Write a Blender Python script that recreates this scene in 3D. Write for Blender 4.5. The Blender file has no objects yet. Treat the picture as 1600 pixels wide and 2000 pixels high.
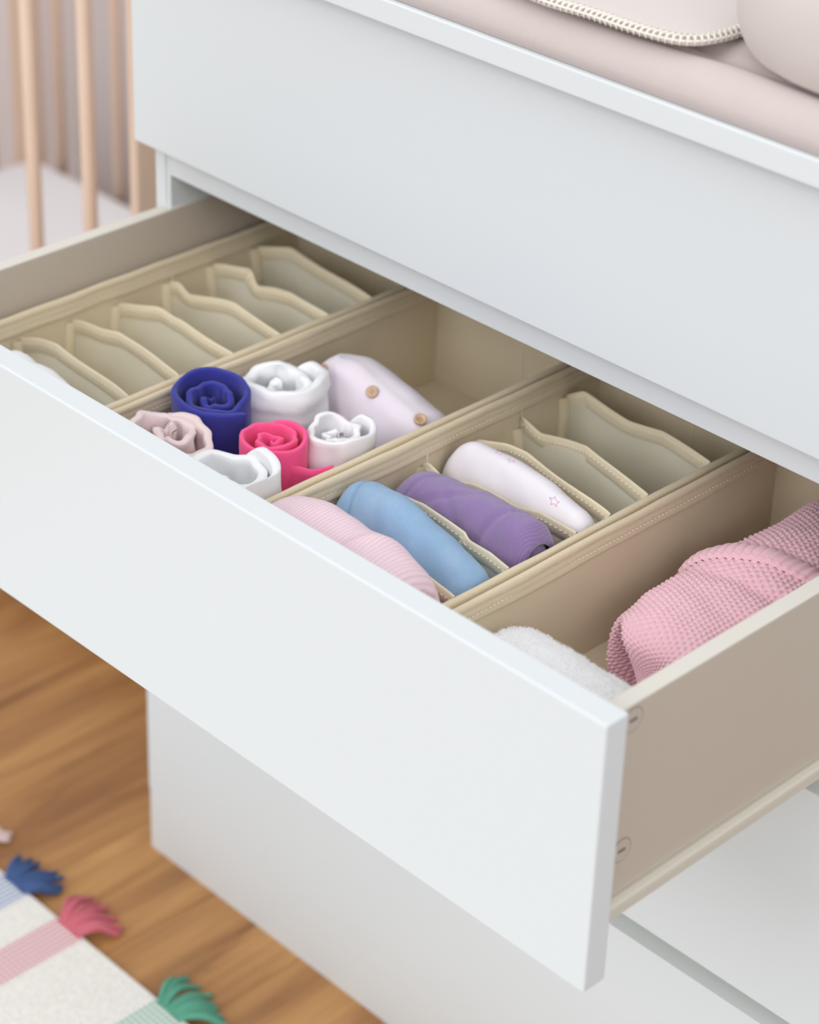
import bpy, bmesh, math, random
import numpy as np
from mathutils import Vector, Matrix, noise

random.seed(7)
rng = np.random.default_rng(7)
PI = math.pi
S = bpy.context.scene
COL = S.collection

def lin(c):
    return tuple(((v/255)/12.92 if v/255 <= .04045 else ((v/255+.055)/1.055)**2.4) for v in c)

# ------------------------------------------------------------------ camera
F_PX = 4708.4
CAM = Vector((1.523, -1.2039, 1.5876))
RV = Vector((0.68644184, 0.72689137, 0.02065275))
UV_ = Vector((-0.359313, 0.3143528, 0.87867883))
FV = Vector((-0.63221181, 0.61058272, -0.47696643))
cd = bpy.data.cameras.new('camera')
cam = bpy.data.objects.new('camera', cd)
COL.objects.link(cam)
cam.matrix_world = Matrix(((RV.x, UV_.x, -FV.x, CAM.x), (RV.y, UV_.y, -FV.y, CAM.y), (RV.z, UV_.z, -FV.z, CAM.z), (0, 0, 0, 1)))
cd.sensor_fit = 'HORIZONTAL'
cd.sensor_width = 24.0
cd.lens = 24.0*F_PX/1600
cd.shift_x = 115.94/1600
cd.shift_y = -249.8/1600
cd.clip_start = 0.05
cd.dof.use_dof = True
cd.dof.focus_distance = 1.74
cd.dof.aperture_fstop = 4.0
S.camera = cam

# ------------------------------------------------------------------ world, lights, exposure
w = bpy.data.worlds.new('world'); S.world = w; w.use_nodes = True
wb = w.node_tree.nodes['Background']
wb.inputs[0].default_value = (0.955, 0.975, 1.0, 1)
wb.inputs[1].default_value = 0.90

def area(name, loc, target, sx, sy, power, color):
    l = bpy.data.lights.new(name, 'AREA'); l.shape = 'RECTANGLE'; l.size = sx; l.size_y = sy
    l.energy = power; l.color = color
    o = bpy.data.objects.new(name, l); COL.objects.link(o); o.location = loc
    o.rotation_euler = (Vector(target)-Vector(loc)).to_track_quat('-Z', 'Y').to_euler()
    return o
area('window_light', (-0.5, -6.2, 4.4), (0.3, 0, 0.5), 4.4, 3.4, 158, (0.96, 0.985, 1.0))
area('side_fill_light', (4.6, -2.6, 3.4), (0.4, 0, 0.6), 3.0, 2.4, 75, (1.0, 0.985, 0.965))  # added fill lamp, brightens the right-facing sides and the box interiors
area('ceiling_bounce', (0.8, -1.2, 3.9), (0.4, 0, 0.6), 3.6, 3.2, 22, (1.0, 0.985, 0.96))

S.view_settings.view_transform = 'Standard'
S.view_settings.look = 'None'
S.view_settings.gamma = 1
S.view_settings.use_curve_mapping = False
S.view_settings.exposure = -0.12

# ------------------------------------------------------------------ projection helper (pixels of the photo -> points on a real plane)
def bp(px, py, ax, val):
    d = FV + RV*((px-800+115.9417)/F_PX) - UV_*((py-1000+249.8013)/F_PX)
    i = 'xyz'.index(ax)
    return CAM + d*((val-CAM[i])/d[i])

# ------------------------------------------------------------------ materials
def new_mat(name):
    m = bpy.data.materials.new(name); m.use_nodes = True
    nt = m.node_tree
    return m, nt, nt.nodes['Principled BSDF']

def plain(name, rgb, rough=.5, spec=.5, noise_amt=0.0, noise_scale=30, bump=0.0, bump_scale=200, sheen=0.0, sss=0.0, coord='Object', metal=0):
    m, nt, b = new_mat(name)
    c = lin(rgb)+(1,)
    b.inputs['Base Color'].default_value = c
    b.inputs['Roughness'].default_value = rough
    b.inputs['Specular IOR Level'].default_value = spec
    b.inputs['Metallic'].default_value = metal
    if sheen: b.inputs['Sheen Weight'].default_value = sheen; b.inputs['Sheen Roughness'].default_value = .6
    tc = nt.nodes.new('ShaderNodeTexCoord')
    if noise_amt:
        n = nt.nodes.new('ShaderNodeTexNoise'); n.inputs['Scale'].default_value = noise_scale; n.inputs['Detail'].default_value = 4
        nt.links.new(tc.outputs[coord], n.inputs['Vector'])
        mx = nt.nodes.new('ShaderNodeMixRGB')
        mx.inputs[1].default_value = tuple(v*(1-noise_amt) for v in c[:3])+(1,)
        mx.inputs[2].default_value = tuple(min(1, v*(1+noise_amt)) for v in c[:3])+(1,)
        nt.links.new(n.outputs['Fac'], mx.inputs[0]); nt.links.new(mx.outputs[0], b.inputs['Base Color'])
    if bump:
        n = nt.nodes.new('ShaderNodeTexNoise'); n.inputs['Scale'].default_value = bump_scale; n.inputs['Detail'].default_value = 3
        nt.links.new(tc.outputs[coord], n.inputs['Vector'])
        bm = nt.nodes.new('ShaderNodeBump'); bm.inputs['Strength'].default_value = bump; bm.inputs['Distance'].default_value = .001
        nt.links.new(n.outputs['Fac'], bm.inputs['Height']); nt.links.new(bm.outputs[0], b.inputs['Normal'])
    return m

def weave(name, rgb, pitch=.0012, clear=0.0, strength=.35, rough=.9, translucent=0.0, dark=.86, rib=None, rib_strength=.6, dist=.0005, tint=None, sheen=.2):
    """woven fabric, UV in metres; rib = spacing of ribs running across U"""
    m, nt, b = new_mat(name)
    c = lin(rgb)
    N = nt.nodes.new; L = nt.links.new
    tc = N('ShaderNodeTexCoord'); sep = N('ShaderNodeSeparateXYZ'); L(tc.outputs['UV'], sep.inputs[0])
    def math_(op, a, bb=None):
        n = N('ShaderNodeMath'); n.operation = op
        for i, v in enumerate((a, bb)):
            if v is None: continue
            if isinstance(v, (int, float)): n.inputs[i].default_value = v
            else: L(v, n.inputs[i])
        return n.outputs[0]
    def wave(src, p):
        return math_('SINE', math_('MULTIPLY', src, 2*PI/p))
    h = math_('MULTIPLY', wave(sep.outputs[0], pitch), wave(sep.outputs[1], pitch))
    h = math_('ADD', math_('MULTIPLY', h, .5), .5)
    if rib:
        hr = math_('ADD', math_('MULTIPLY', wave(sep.outputs[0], rib), .5), .5)
        hr = math_('POWER', hr, .6)
        h2 = math_('ADD', math_('MULTIPLY', h, 1-rib_strength), math_('MULTIPLY', hr, rib_strength))
    else: h2 = h
    nz = N('ShaderNodeTexNoise'); nz.inputs['Scale'].default_value = 40; nz.inputs['Detail'].default_value = 5; L(tc.outputs['Object'], nz.inputs['Vector'])
    mx = N('ShaderNodeMixRGB'); mx.inputs[1].default_value = tuple(v*dark for v in c)+(1,); mx.inputs[2].default_value = c+(1,)
    L(h2, mx.inputs[0])
    mx2 = N('ShaderNodeMixRGB'); mx2.blend_type = 'MIX'
    t = lin(tint) if tint else tuple(v*.93 for v in c)
    mx2.inputs[2].default_value = t+(1,)
    rmp = N('ShaderNodeMapRange'); rmp.inputs[1].default_value = .45; rmp.inputs[2].default_value = .75; rmp.inputs[4].default_value = .5
    L(nz.outputs['Fac'], rmp.inputs[0]); L(rmp.outputs[0], mx2.inputs[0]); L(mx.outputs[0], mx2.inputs[1])
    L(mx2.outputs[0], b.inputs['Base Color'])
    bm = N('ShaderNodeBump'); bm.inputs['Strength'].default_value = strength; bm.inputs['Distance'].default_value = dist if not rib else .0009
    L(h2, bm.inputs['Height']); L(bm.outputs[0], b.inputs['Normal'])
    b.inputs['Roughness'].default_value = rough
    b.inputs['Specular IOR Level'].default_value = .2
    b.inputs['Sheen Weight'].default_value = sheen
    if translucent:
        tr = N('ShaderNodeBsdfTranslucent'); L(mx2.outputs[0], tr.inputs['Color'])
        ms = N('ShaderNodeMixShader'); ms.inputs[0].default_value = translucent
        out = nt.nodes['Material Output']
        L(b.outputs[0], ms.inputs[1]); L(tr.outputs[0], ms.inputs[2]); L(ms.outputs[0], out.inputs['Surface'])
        if clear:
            tp_ = N('ShaderNodeBsdfTransparent'); m2 = N('ShaderNodeMixShader'); m2.inputs[0].default_value = clear
            L(ms.outputs[0], m2.inputs[1]); L(tp_.outputs[0], m2.inputs[2]); L(m2.outputs[0], out.inputs['Surface'])
    return m

M = {}
M['white'] = plain('white_lacquer', (221, 225, 227), .38, .4)
M['white_edge'] = plain('white_edging', (224, 228, 230), .3, .5)
M['plinth'] = plain('plinth_white', (221, 225, 227), .38, .4)
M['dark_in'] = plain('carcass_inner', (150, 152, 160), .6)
M['taupe_lit_top'] = plain('taupe_foil_lit_top', (222, 217, 207), .45, .4)  # same foil as the sides, light from above mixed into the colour
M['taupe'] = plain('taupe_foil', (198, 186, 172), .5, .4, bump=.15, bump_scale=900)
M['rail'] = plain('runner_metal', (214, 208, 194), .35, .5)
M['cap'] = plain('cap_plastic', (196, 186, 174), .4)
M['slot2'] = plain('gap_shade', (150, 136, 122), .7)
M['rail_bounce'] = plain('rail_bounce_olive', (214, 214, 196), .5)  # white rail, olive tint paints the light bounced into the gap
M['slot'] = plain('slot_dark', (110, 96, 84), .6)
M['beige'] = weave('beige_nonwoven', (246, 231, 202), pitch=.0022, strength=.45, translucent=.2, dark=.93, tint=(240, 226, 196))
M['hem'] = weave('beige_hem', (244, 230, 200), pitch=.0018, strength=.5, dark=.88)
M['sheer'] = weave('sheer_mesh_cloth', (250, 246, 230), pitch=.0014, clear=.18, strength=.3, translucent=.30, dark=.97, tint=(250, 240, 214))
M['thread'] = plain('cream_thread', (248, 238, 216), .7)
M['wood_crib'] = plain('beech_wood', (228, 200, 178), .5, noise_amt=.06, noise_scale=12)
M['mattress'] = plain('mattress_cover', (244, 243, 246), .9, bump=.2)
M['wall'] = plain('wall_paint', (186, 187, 192), .9, noise_amt=.02, noise_scale=2)
M['curtain'] = plain('curtain_cloth', (240, 234, 235), .9)

# ------------------------------------------------------------------ object helpers
WL = {}
def link(o, parent=None, wl=None):
    COL.objects.link(o)
    wl = Vector(wl) if wl is not None else Vector((0, 0, 0))
    if parent is not None:
        o.parent = parent; o.location = wl - WL[parent.as_pointer()]
    else: o.location = wl
    WL[o.as_pointer()] = wl
    return o

def thing(name, label, cat, loc, group=None):
    o = bpy.data.objects.new(name, None); o.empty_display_size = .05
    link(o, None, loc); o['label'] = label; o['category'] = cat
    if group: o['group'] = group
    return o

def tag(o, label, cat, group=None):
    o['label'] = label; o['category'] = cat
    if group: o['group'] = group
    return o

def raw_mesh(name, V, Fc, mat, parent=None, smooth=True, uv=None, origin=None):
    """V world coords (n,3) numpy; Fc list/array of faces; uv per-vertex (n,2)"""
    V = np.asarray(V, float)
    if origin is None:
        if parent is None: origin = ((V[:, 0].min()+V[:, 0].max())/2, (V[:, 1].min()+V[:, 1].max())/2, V[:, 2].min())
        else: origin = tuple((V.min(0)+V.max(0))/2)
    me = bpy.data.meshes.new(name)
    me.from_pydata((V-np.array(origin)).tolist(), [], [tuple(int(i) for i in f) for f in Fc])
    if uv is not None:
        uvl = me.uv_layers.new(name='UVMap')
        li = np.empty(len(me.loops), dtype=np.int32); me.loops.foreach_get('vertex_index', li)
        uvl.data.foreach_set('uv', np.asarray(uv, dtype=np.float32)[li].ravel())
    mats = mat if isinstance(mat, (list, tuple)) else [mat]
    for mm in mats: me.materials.append(mm)
    if smooth: me.polygons.foreach_set('use_smooth', [True]*len(me.polygons))
    me.update()
    return link(bpy.data.objects.new(name, me), parent, origin)

def bm_obj(name, bm, mat, parent=None, smooth=False, origin=None):
    co = np.array([v.co[:] for v in bm.verts])
    if origin is None:
        if parent is None: origin = ((co[:, 0].min()+co[:, 0].max())/2, (co[:, 1].min()+co[:, 1].max())/2, co[:, 2].min())
        else: origin = tuple((co.min(0)+co.max(0))/2)
    bmesh.ops.translate(bm, verts=bm.verts, vec=-Vector(origin))
    me = bpy.data.meshes.new(name); bm.to_mesh(me); bm.free()
    me.materials.append(mat)
    if smooth: me.polygons.foreach_set('use_smooth', [True]*len(me.polygons))
    return link(bpy.data.objects.new(name, me), parent, origin)

def add_box(bm, lo, hi, bev=0.0, seg=2):
    r = bmesh.ops.create_cube(bm, size=1)
    vs = r['verts']
    for v in vs:
        v.co = Vector([lo[i]+(v.co[i]+.5)*(hi[i]-lo[i]) for i in range(3)])
    if bev:
        es = list({e for v in vs for e in v.link_edges})
        bmesh.ops.bevel(bm, geom=es, offset=bev, segments=seg, affect='EDGES', profile=.5)
    return bm

def box(name, lo, hi, mat, parent=None, bev=.001, seg=2):
    bm = bmesh.new(); add_box(bm, lo, hi, bev, seg)
    o = bm_obj(name, bm, mat, parent)
    return o

def tube(bm, pts, r, n=8, cap=True):
    """round tube through pts, r scalar or list"""
    pts = [Vector(p) for p in pts]
    rs = r if isinstance(r, (list, tuple)) else [r]*len(pts)
    rings = []
    prev = None
    for i, p in enumerate(pts):
        t = (pts[min(i+1, len(pts)-1)]-pts[max(i-1, 0)]).normalized()
        a = prev if prev is not None else (Vector((0, 0, 1)) if abs(t.z) < .9 else Vector((1, 0, 0)))
        a = (a - t*a.dot(t)).normalized(); b = t.cross(a); prev = a
        rings.append([bm.verts.new(p + (a*math.cos(2*PI*k/n)+b*math.sin(2*PI*k/n))*rs[i]) for k in range(n)])
    for i in range(len(rings)-1):
        for k in range(n):
            bm.faces.new((rings[i][k], rings[i][(k+1) % n], rings[i+1][(k+1) % n], rings[i+1][k]))
    if cap:
        bm.faces.new(rings[0][::-1]); bm.faces.new(rings[-1])

def grid_faces(nu, nv, wrap_u=False, flip=False):
    """verts index i*nv+j"""
    I = np.arange(nu if wrap_u else nu-1); J = np.arange(nv-1)
    a, b = np.meshgrid(I, J, indexing='ij')
    a2 = (a+1) % nu
    q = np.stack([a*nv+b, a2*nv+b, a2*nv+b+1, a*nv+b+1], -1).reshape(-1, 4)
    return q[:, ::-1] if flip else q

def nz(P, scale, seed=0.0):
    """perlin noise per row of P"""
    return np.array([noise.noise(Vector((p[0]*scale+seed, p[1]*scale+seed*1.7, p[2]*scale-seed))) for p in P])

def chain(pts, n):
    """resample polyline smoothly (catmull-rom) to n points"""
    pts = np.array([list(p) for p in pts], float)
    P = np.vstack([2*pts[0]-pts[1], pts, 2*pts[-1]-pts[-2]])
    out = []
    m = len(pts)-1
    for k in range(n):
        t = k/(n-1)*m; i = min(int(t), m-1); u = t-i
        p0, p1, p2, p3 = P[i], P[i+1], P[i+2], P[i+3]
        out.append(.5*((2*p1)+(-p0+p2)*u+(2*p0-5*p1+4*p2-p3)*u*u+(-p0+3*p1-3*p2+p3)*u**3))
    return np.array(out)

# ================================================================== ROOM
GRAIN = None
def wood_floor_mat():
    m, nt, b = new_mat('oiled_oak')
    N = nt.nodes.new; L = nt.links.new
    tc = N('ShaderNodeTexCoord'); oi = N('ShaderNodeObjectInfo')
    add = N('ShaderNodeVectorMath'); add.operation = 'ADD'
    comb = N('ShaderNodeCombineXYZ')
    mul = N('ShaderNodeMath'); mul.operation = 'MULTIPLY'; mul.inputs[1].default_value = 37.0
    L(oi.outputs['Random'], mul.inputs[0]); L(mul.outputs[0], comb.inputs[0]); L(mul.outputs[0], comb.inputs[1])
    L(tc.outputs['Object'], add.inputs[0]); L(comb.outputs[0], add.inputs[1])
    mp = N('ShaderNodeMapping'); mp.inputs['Scale'].default_value = (9, 1.3, 9); L(add.outputs[0], mp.inputs['Vector'])
    n1 = N('ShaderNodeTexNoise'); n1.inputs['Scale'].default_value = 1.7; n1.inputs['Detail'].default_value = 6; n1.inputs['Distortion'].default_value = 1.2
    L(mp.outputs[0], n1.inputs['Vector'])
    mp2 = N('ShaderNodeMapping'); mp2.inputs['Scale'].default_value = (90, 4, 90); L(add.outputs[0], mp2.inputs['Vector'])
    n2 = N('ShaderNodeTexNoise'); n2.inputs['Scale'].default_value = 1.5; n2.inputs['Detail'].default_value = 5; L(mp2.outputs[0], n2.inputs['Vector'])
    cr = N('ShaderNodeValToRGB')
    e = cr.color_ramp.elements
    e[0].position = .30; e[0].color = lin((138, 96, 62))+(1,)
    e[1].position = .72; e[1].color = lin((206, 158, 100))+(1,)
    k = e.new(.5); k.color = lin((182, 133, 84))+(1,)
    L(n1.outputs['Fac'], cr.inputs[0])
    mx = N('ShaderNodeMixRGB'); mx.blend_type = 'MULTIPLY'; mx.inputs[0].default_value = .35
    cr2 = N('ShaderNodeValToRGB'); cr2.color_ramp.elements[0].position = .35; cr2.color_ramp.elements[0].color = (.62, .55, .5, 1); cr2.color_ramp.elements[1].position = .6
    L(n2.outputs['Fac'], cr2.inputs[0]); L(cr.outputs[0], mx.inputs[1]); L(cr2.outputs[0], mx.inputs[2])
    L(mx.outputs[0], b.inputs['Base Color'])
    b.inputs['Roughness'].default_value = .42
    b.inputs['Specular IOR Level'].default_value = .35
    return m
M['floor'] = wood_floor_mat()
M['subfloor'] = plain('subfloor', (120, 84, 54), .8)
fl = box('floor', (-2.6, -2.2, -.06), (2.6, 1.0, -.0125), M['subfloor'], bev=0)
fl['kind'] = 'structure'
# planks run towards the back wall
plank_me = None
pw = .128
for i in range(-13, 8):
    x0 = i*pw - .03
    y = -2.2 + (i*.77 % 1.0)*-1.1
    while y < .98:
        y1 = min(y+1.45, 1.0); ya = max(y, -2.2)
        if y1-ya > .05:
            bm = bmesh.new(); add_box(bm, (x0+.0002, ya+.0002, -.0122), (x0+pw-.0002, y1-.0002, 0), .0005, 1)
            bm_obj('plank', bm, M['floor'], fl)
        y = y1 if y1 >= 1.0 else y+1.45
wb_ = box('wall_back', (-2.6, 1.0, 0), (2.6, 1.08, 2.6), M['wall'], bev=0); wb_['kind'] = 'structure'

# curtain: pleated cloth behind the crib
n = 260
xs = np.linspace(-1.42, -.2, n)
ys = .86 + .016*np.sin(xs*2*PI/.052+.8*np.sin(xs*9)) + .006*np.sin(xs*2*PI/.19)
zs = np.linspace(.02, 2.3, 14)
V = []
for sd in (0, 1):
    for i in range(n):
        for z in zs: V.append((xs[i], ys[i]+sd*.0015, z))
V = np.array(V); nv = len(zs)
Fc = np.vstack([grid_faces(n, nv), grid_faces(n, nv, flip=True)+n*nv])
cu = raw_mesh('curtain', V, Fc, M['curtain'])
tag(cu, 'pale mauve-grey pleated curtain hanging behind the wooden cot', 'curtain')

# ================================================================== CHEST OF DRAWERS
T = .0206
ch = thing('chest_of_drawers', 'white chest of drawers with one drawer pulled open', 'chest of drawers', (.4, .24, 0))
H1B = .7746
def drawer_front(z0, z1):
    return box('drawer_front', (0, 0, z0), (.8, T-.0006, z1), M['white'], ch, bev=.0014, seg=3)
YB = .47
# side panels with a strip set in on the inner side
for sx in (0, 1):
    xa, xb = (.0031, .0170) if sx == 0 else (.783, .7969)
    box('side_panel', (xa, T, 0.07), (xb, YB, .9745), M['white'], ch, bev=.0012)
    xa, xb = (.0172, .0222) if sx == 0 else (.7778, .7828)
    box('side_lining', (xa, T+.0012, .07), (xb, YB-.002, .9743), M['white'], ch, bev=.0008)
tp = box('top_panel', (-.004, -.0195, .9746), (.804, YB+.004, .9938), M['white_edge'], ch, bev=.0016, seg=3)
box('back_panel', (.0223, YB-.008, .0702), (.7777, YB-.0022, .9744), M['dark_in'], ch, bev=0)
box('rail', (.0224, T+.001, .7425), (.7776, T+.019, .7746+.012), M['white'], ch, bev=.0008)
box('rail', (.0224, T+.001, .498), (.7776, T+.019, .528), M['white'], ch, bev=.0008)
box('rail', (.0224, T-.0004, .262), (.7776, T+.019, .318), M['rail_bounce'], ch, bev=.0008)
box('plinth', (.0014, 0, 0), (.7986, YB, .0744), M['plinth'], ch, bev=0)
drawer_front(.7746, .9728)
drawer_front(.2980, .5128)
box('drawer_front', (0, 0, .0744), (.8, T-.0006, .2806), M['white'], ch, bev=0)

# the open drawer
ZT = .7345; ZB = .526; YF = -.2885
dr = bpy.data.objects.new('drawer', None); dr.empty_display_size = .05
link(dr, ch, (.4, YF, ZB))
box('drawer_front', (0, YF, ZB), (.8, YF+T, ZT), M['white_edge'], dr, bev=.0016, seg=3)
yb = .178
XI0, XI1, XO0, XO1 = .0255, .7630, .0122, .7762
zs0, zs1 = .5665-.004, .7111
YD = YF+T+.0004
for xa, xb in ((XO0, XI0), (XI1, XO1)):
    sd_ = box('drawer_side', (xa, YD, zs0), (xb, yb, zs1-.0012), M['taupe'], dr, bev=.0004, seg=1)
    box('lit_top_strip', (xa+.0002, YD, zs1-.0012), (xb-.0002, yb, zs1), M['taupe_lit_top'], sd_, bev=.0008, seg=3)  # thin strip added to carry the painted brightness of the side's top
box('drawer_back', (XI0+.0003, yb-.012, zs0+.0), (XI1-.0003, yb, zs1-.02), M['taupe'], dr, bev=.0008)
box('drawer_base', (XI0+.0003, YD, zs0-.001), (XI1-.0003, yb-.0125, zs0+.0024), M['taupe'], dr, bev=0)
def runner(sx):
    """rolled steel runner: swept profile under the drawer side"""
    xo = XO1 if sx > 0 else XO0
    prof = [(-.012, 0.0), (-.0012, 0.0), (-.0010, -.0014), (.0022, -.0010), (.0050, -.0018), (.0064, -.0040), (.0066, -.0072), (.0058, -.0088), (.0030, -.0092), (.0028, -.0102), (.0030, -.0128), (.0022, -.0132), (.0026, -.0182), (.0012, -.0194), (-.012, -.0194)]
    y0, y1 = YD, yb+.16
    V = []; z0 = zs0-.0002
    for y in (y0, y1):
        for dx, dz in prof: V.append((xo+sx*dx, y, z0+dz))
    k = len(prof)
    Fc = [(i, (i+1) % k, k+(i+1) % k, k+i) for i in range(k)]
    if sx < 0: Fc = [f[::-1] for f in Fc]
    Fc += [tuple(range(k)), tuple(range(k, 2*k))[::-1]]
    o = raw_mesh('runner', V, Fc, M['rail'], dr, smooth=False)
runner(1); runner(-1)
# cam caps on the outer right side, just behind the front
def cam_cap(y, z):
    bm = bmesh.new()
    tube(bm, [(XO1-.001, y, z), (XO1+.0006, y, z)], .0085, 32)
    o = bm_obj('cam_cap', bm, M['cap'], dr, smooth=False)
    bm = bmesh.new()
    add_box(bm, (XO1+.0005, y-.0035, z-.0009), (XO1+.0009, y+.0035, z+.0009), 0)
    bm_obj('slot', bm, M['slot'], o)
    bm = bmesh.new()
    tube(bm, [(XO1+.0004, y+.0088*math.cos(k*PI/20), z+.0088*math.sin(k*PI/20)) for k in range(41)], .00035, 5, cap=False)
    bm_obj('rim_gap', bm, M['slot2'], o)

cam_cap(-.2334, .6995); cam_cap(-.2329, .5967)

# ================================================================== FABRIC STORAGE BOXES
BX = [(.0315, .2105), (.2140, .3985), (.4020, .5820), (.5855, .7605)]
BY0, BY1, BZ0, BZR = -.2645, .1650, .5666, .6710

def organizer(ix, label, dividers):
    x0, x1 = BX[ix]
    b = thing('storage_box', label, 'storage box', ((x0+x1)/2, (BY0+BY1)/2, BZ0), 'fabric storage boxes in the open drawer')
    # path round the rectangle (rounded corners), dense along the long sides
    path = []
    rc = .004
    def seg(a, c, m): return [(a[0]+(c[0]-a[0])*k/m, a[1]+(c[1]-a[1])*k/m) for k in range(m)]
    def corner(cx, cy, a0): return [(cx+rc*math.cos(a0+k*PI/8), cy+rc*math.sin(a0+k*PI/8)) for k in range(4)]
    path += seg((x0, BY1-rc), (x0, BY0+rc), 60) + corner(x0+rc, BY0+rc, PI)
    path += seg((x0+rc, BY0), (x1-rc, BY0), 24) + corner(x1-rc, BY0+rc, -PI/2)
    path += seg((x1, BY0+rc), (x1, BY1-rc), 60) + corner(x1-rc, BY1-rc, 0)
    path += seg((x1-rc, BY1), (x0+rc, BY1), 24) + corner(x0+rc, BY1-rc, PI/2)
    path = np.array(path); n = len(path)
    d = np.roll(path, -1, 0)-np.roll(path, 1, 0); d /= np.linalg.norm(d, axis=1)[:, None]
    nout = np.stack([d[:, 1], -d[:, 0]], 1)
    cen = np.array([(x0+x1)/2, (BY0+BY1)/2])
    if ((path-cen)*nout).sum() < 0: nout = -nout
    arc = np.concatenate([[0], np.cumsum(np.linalg.norm(np.diff(path, axis=0), axis=1))])
    # profile: (inward offset, height) from inner bottom, over the rim, to outer bottom
    zi = BZR
    prof = [(.0030, BZ0+.0012)] + [(.0030, BZ0+.0012+(zi-.021-BZ0)*k/9) for k in range(1, 10)]
    prof += [(.0030, zi-.0188), (.0046, zi-.0182), (.0052, zi-.0165), (.0050, zi-.0135), (.0044, zi-.0122), (.0049, zi-.0110), (.0044, zi-.0078), (.0040, zi-.0064), (.0050, zi-.0048)]
    for k in range(7):
        a = PI*k/6; prof.append((.0027+.0027*math.cos(a), zi-.0027+.0027*math.sin(a)))
    prof += [(0.0, zi-.006), (.0002, zi-.018), (.0003, BZ0+.03), (0, BZ0)]
    prof = np.array(prof); m = len(prof)
    V = np.zeros((n, m, 3)); U = np.zeros((n, m, 2))
    pl = np.concatenate([[0], np.cumsum(np.linalg.norm(np.diff(prof, axis=0), axis=1))])
    for i in range(n):
        sagx = 0
        yy = (path[i, 1]-BY0)/(BY1-BY0)
        side = abs(nout[i, 0]) > .8
        for j in range(m):
            off, z = prof[j]
            hh = (z-BZ0)/(BZR-BZ0)
            wv = 0
            if side and j < 19:
                wv = .0022*(1-hh*.55)*math.sin(PI*yy)*(.6+.4*math.sin(yy*17+ix*2+hh*3)) + .0012*noise.noise(Vector((yy*9+ix*5, hh*3, ix)))
                wv = max(wv, -.0003)
            p = path[i]-nout[i]*(off+wv)
            dz = 0
            if hh > .8: dz = .0009*noise.noise(Vector((path[i, 0]*25, path[i, 1]*22, ix*3.1)))-.0003
            V[i, j] = (p[0], p[1], z+dz)
            U[i, j] = (arc[i], pl[j])
    raw_mesh('box_wall', V.reshape(-1, 3), grid_faces(n, m, wrap_u=True, flip=True), M['beige'], b, uv=U.reshape(-1, 2))
    # stitched seam along the hem
    bm = bmesh.new()
    tot = arc[-1]; step = .0042; s = 0
    while s < tot-.004:
        i = int(np.searchsorted(arc, s)); i = min(max(i, 1), n-1)
        t = (s-arc[i-1])/max(arc[i]-arc[i-1], 1e-6)
        p = path[i-1]*(1-t)+path[i]*t; no = nout[i]
        dd = d[i]
        wv = 0
        a = p-no*.0052; q = a+dd*.0030
        tube(bm, [(a[0], a[1], zi-.0123), ((a[0]+q[0])/2-no[0]*.0004, (a[1]+q[1])/2-no[1]*.0004, zi-.0122), (q[0], q[1], zi-.0123)], .00042, 5)
        s += step
    bm_obj('stitching', bm, M['thread'], b, smooth=True)
    # base
    gx, gy = 14, 34
    X, Y = np.meshgrid(np.linspace(x0+.0032, x1-.0032, gx), np.linspace(BY0+.0032, BY1-.0032, gy), indexing='ij')
    Z = np.full_like(X, BZ0+.0030)+.0003*np.sin(X*90+ix)*np.sin(Y*40)
    Vt = np.stack([X, Y, Z], -1).reshape(-1, 3); Vb = Vt.copy(); Vb[:, 2] = BZ0+.0006
    raw_mesh('box_base', np.vstack([Vt, Vb]), np.vstack([grid_faces(gx, gy), grid_faces(gx, gy, flip=True)+gx*gy]), M['beige'], b, uv=np.vstack([Vt[:, :2], Vb[:, :2]]))
    # vertical centre crease seam on the back wall
    box('seam', ((x0+x1)/2+.012, BY1-.0036, BZ0+.004), ((x0+x1)/2+.0135, BY1-.0029, BZR-.022), M['hem'], b, bev=.0002, seg=1)
    for k, pts in enumerate(dividers): divider(b, x0+.0040, x1-.0060, pts, ix*10+k)
    return b

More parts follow.
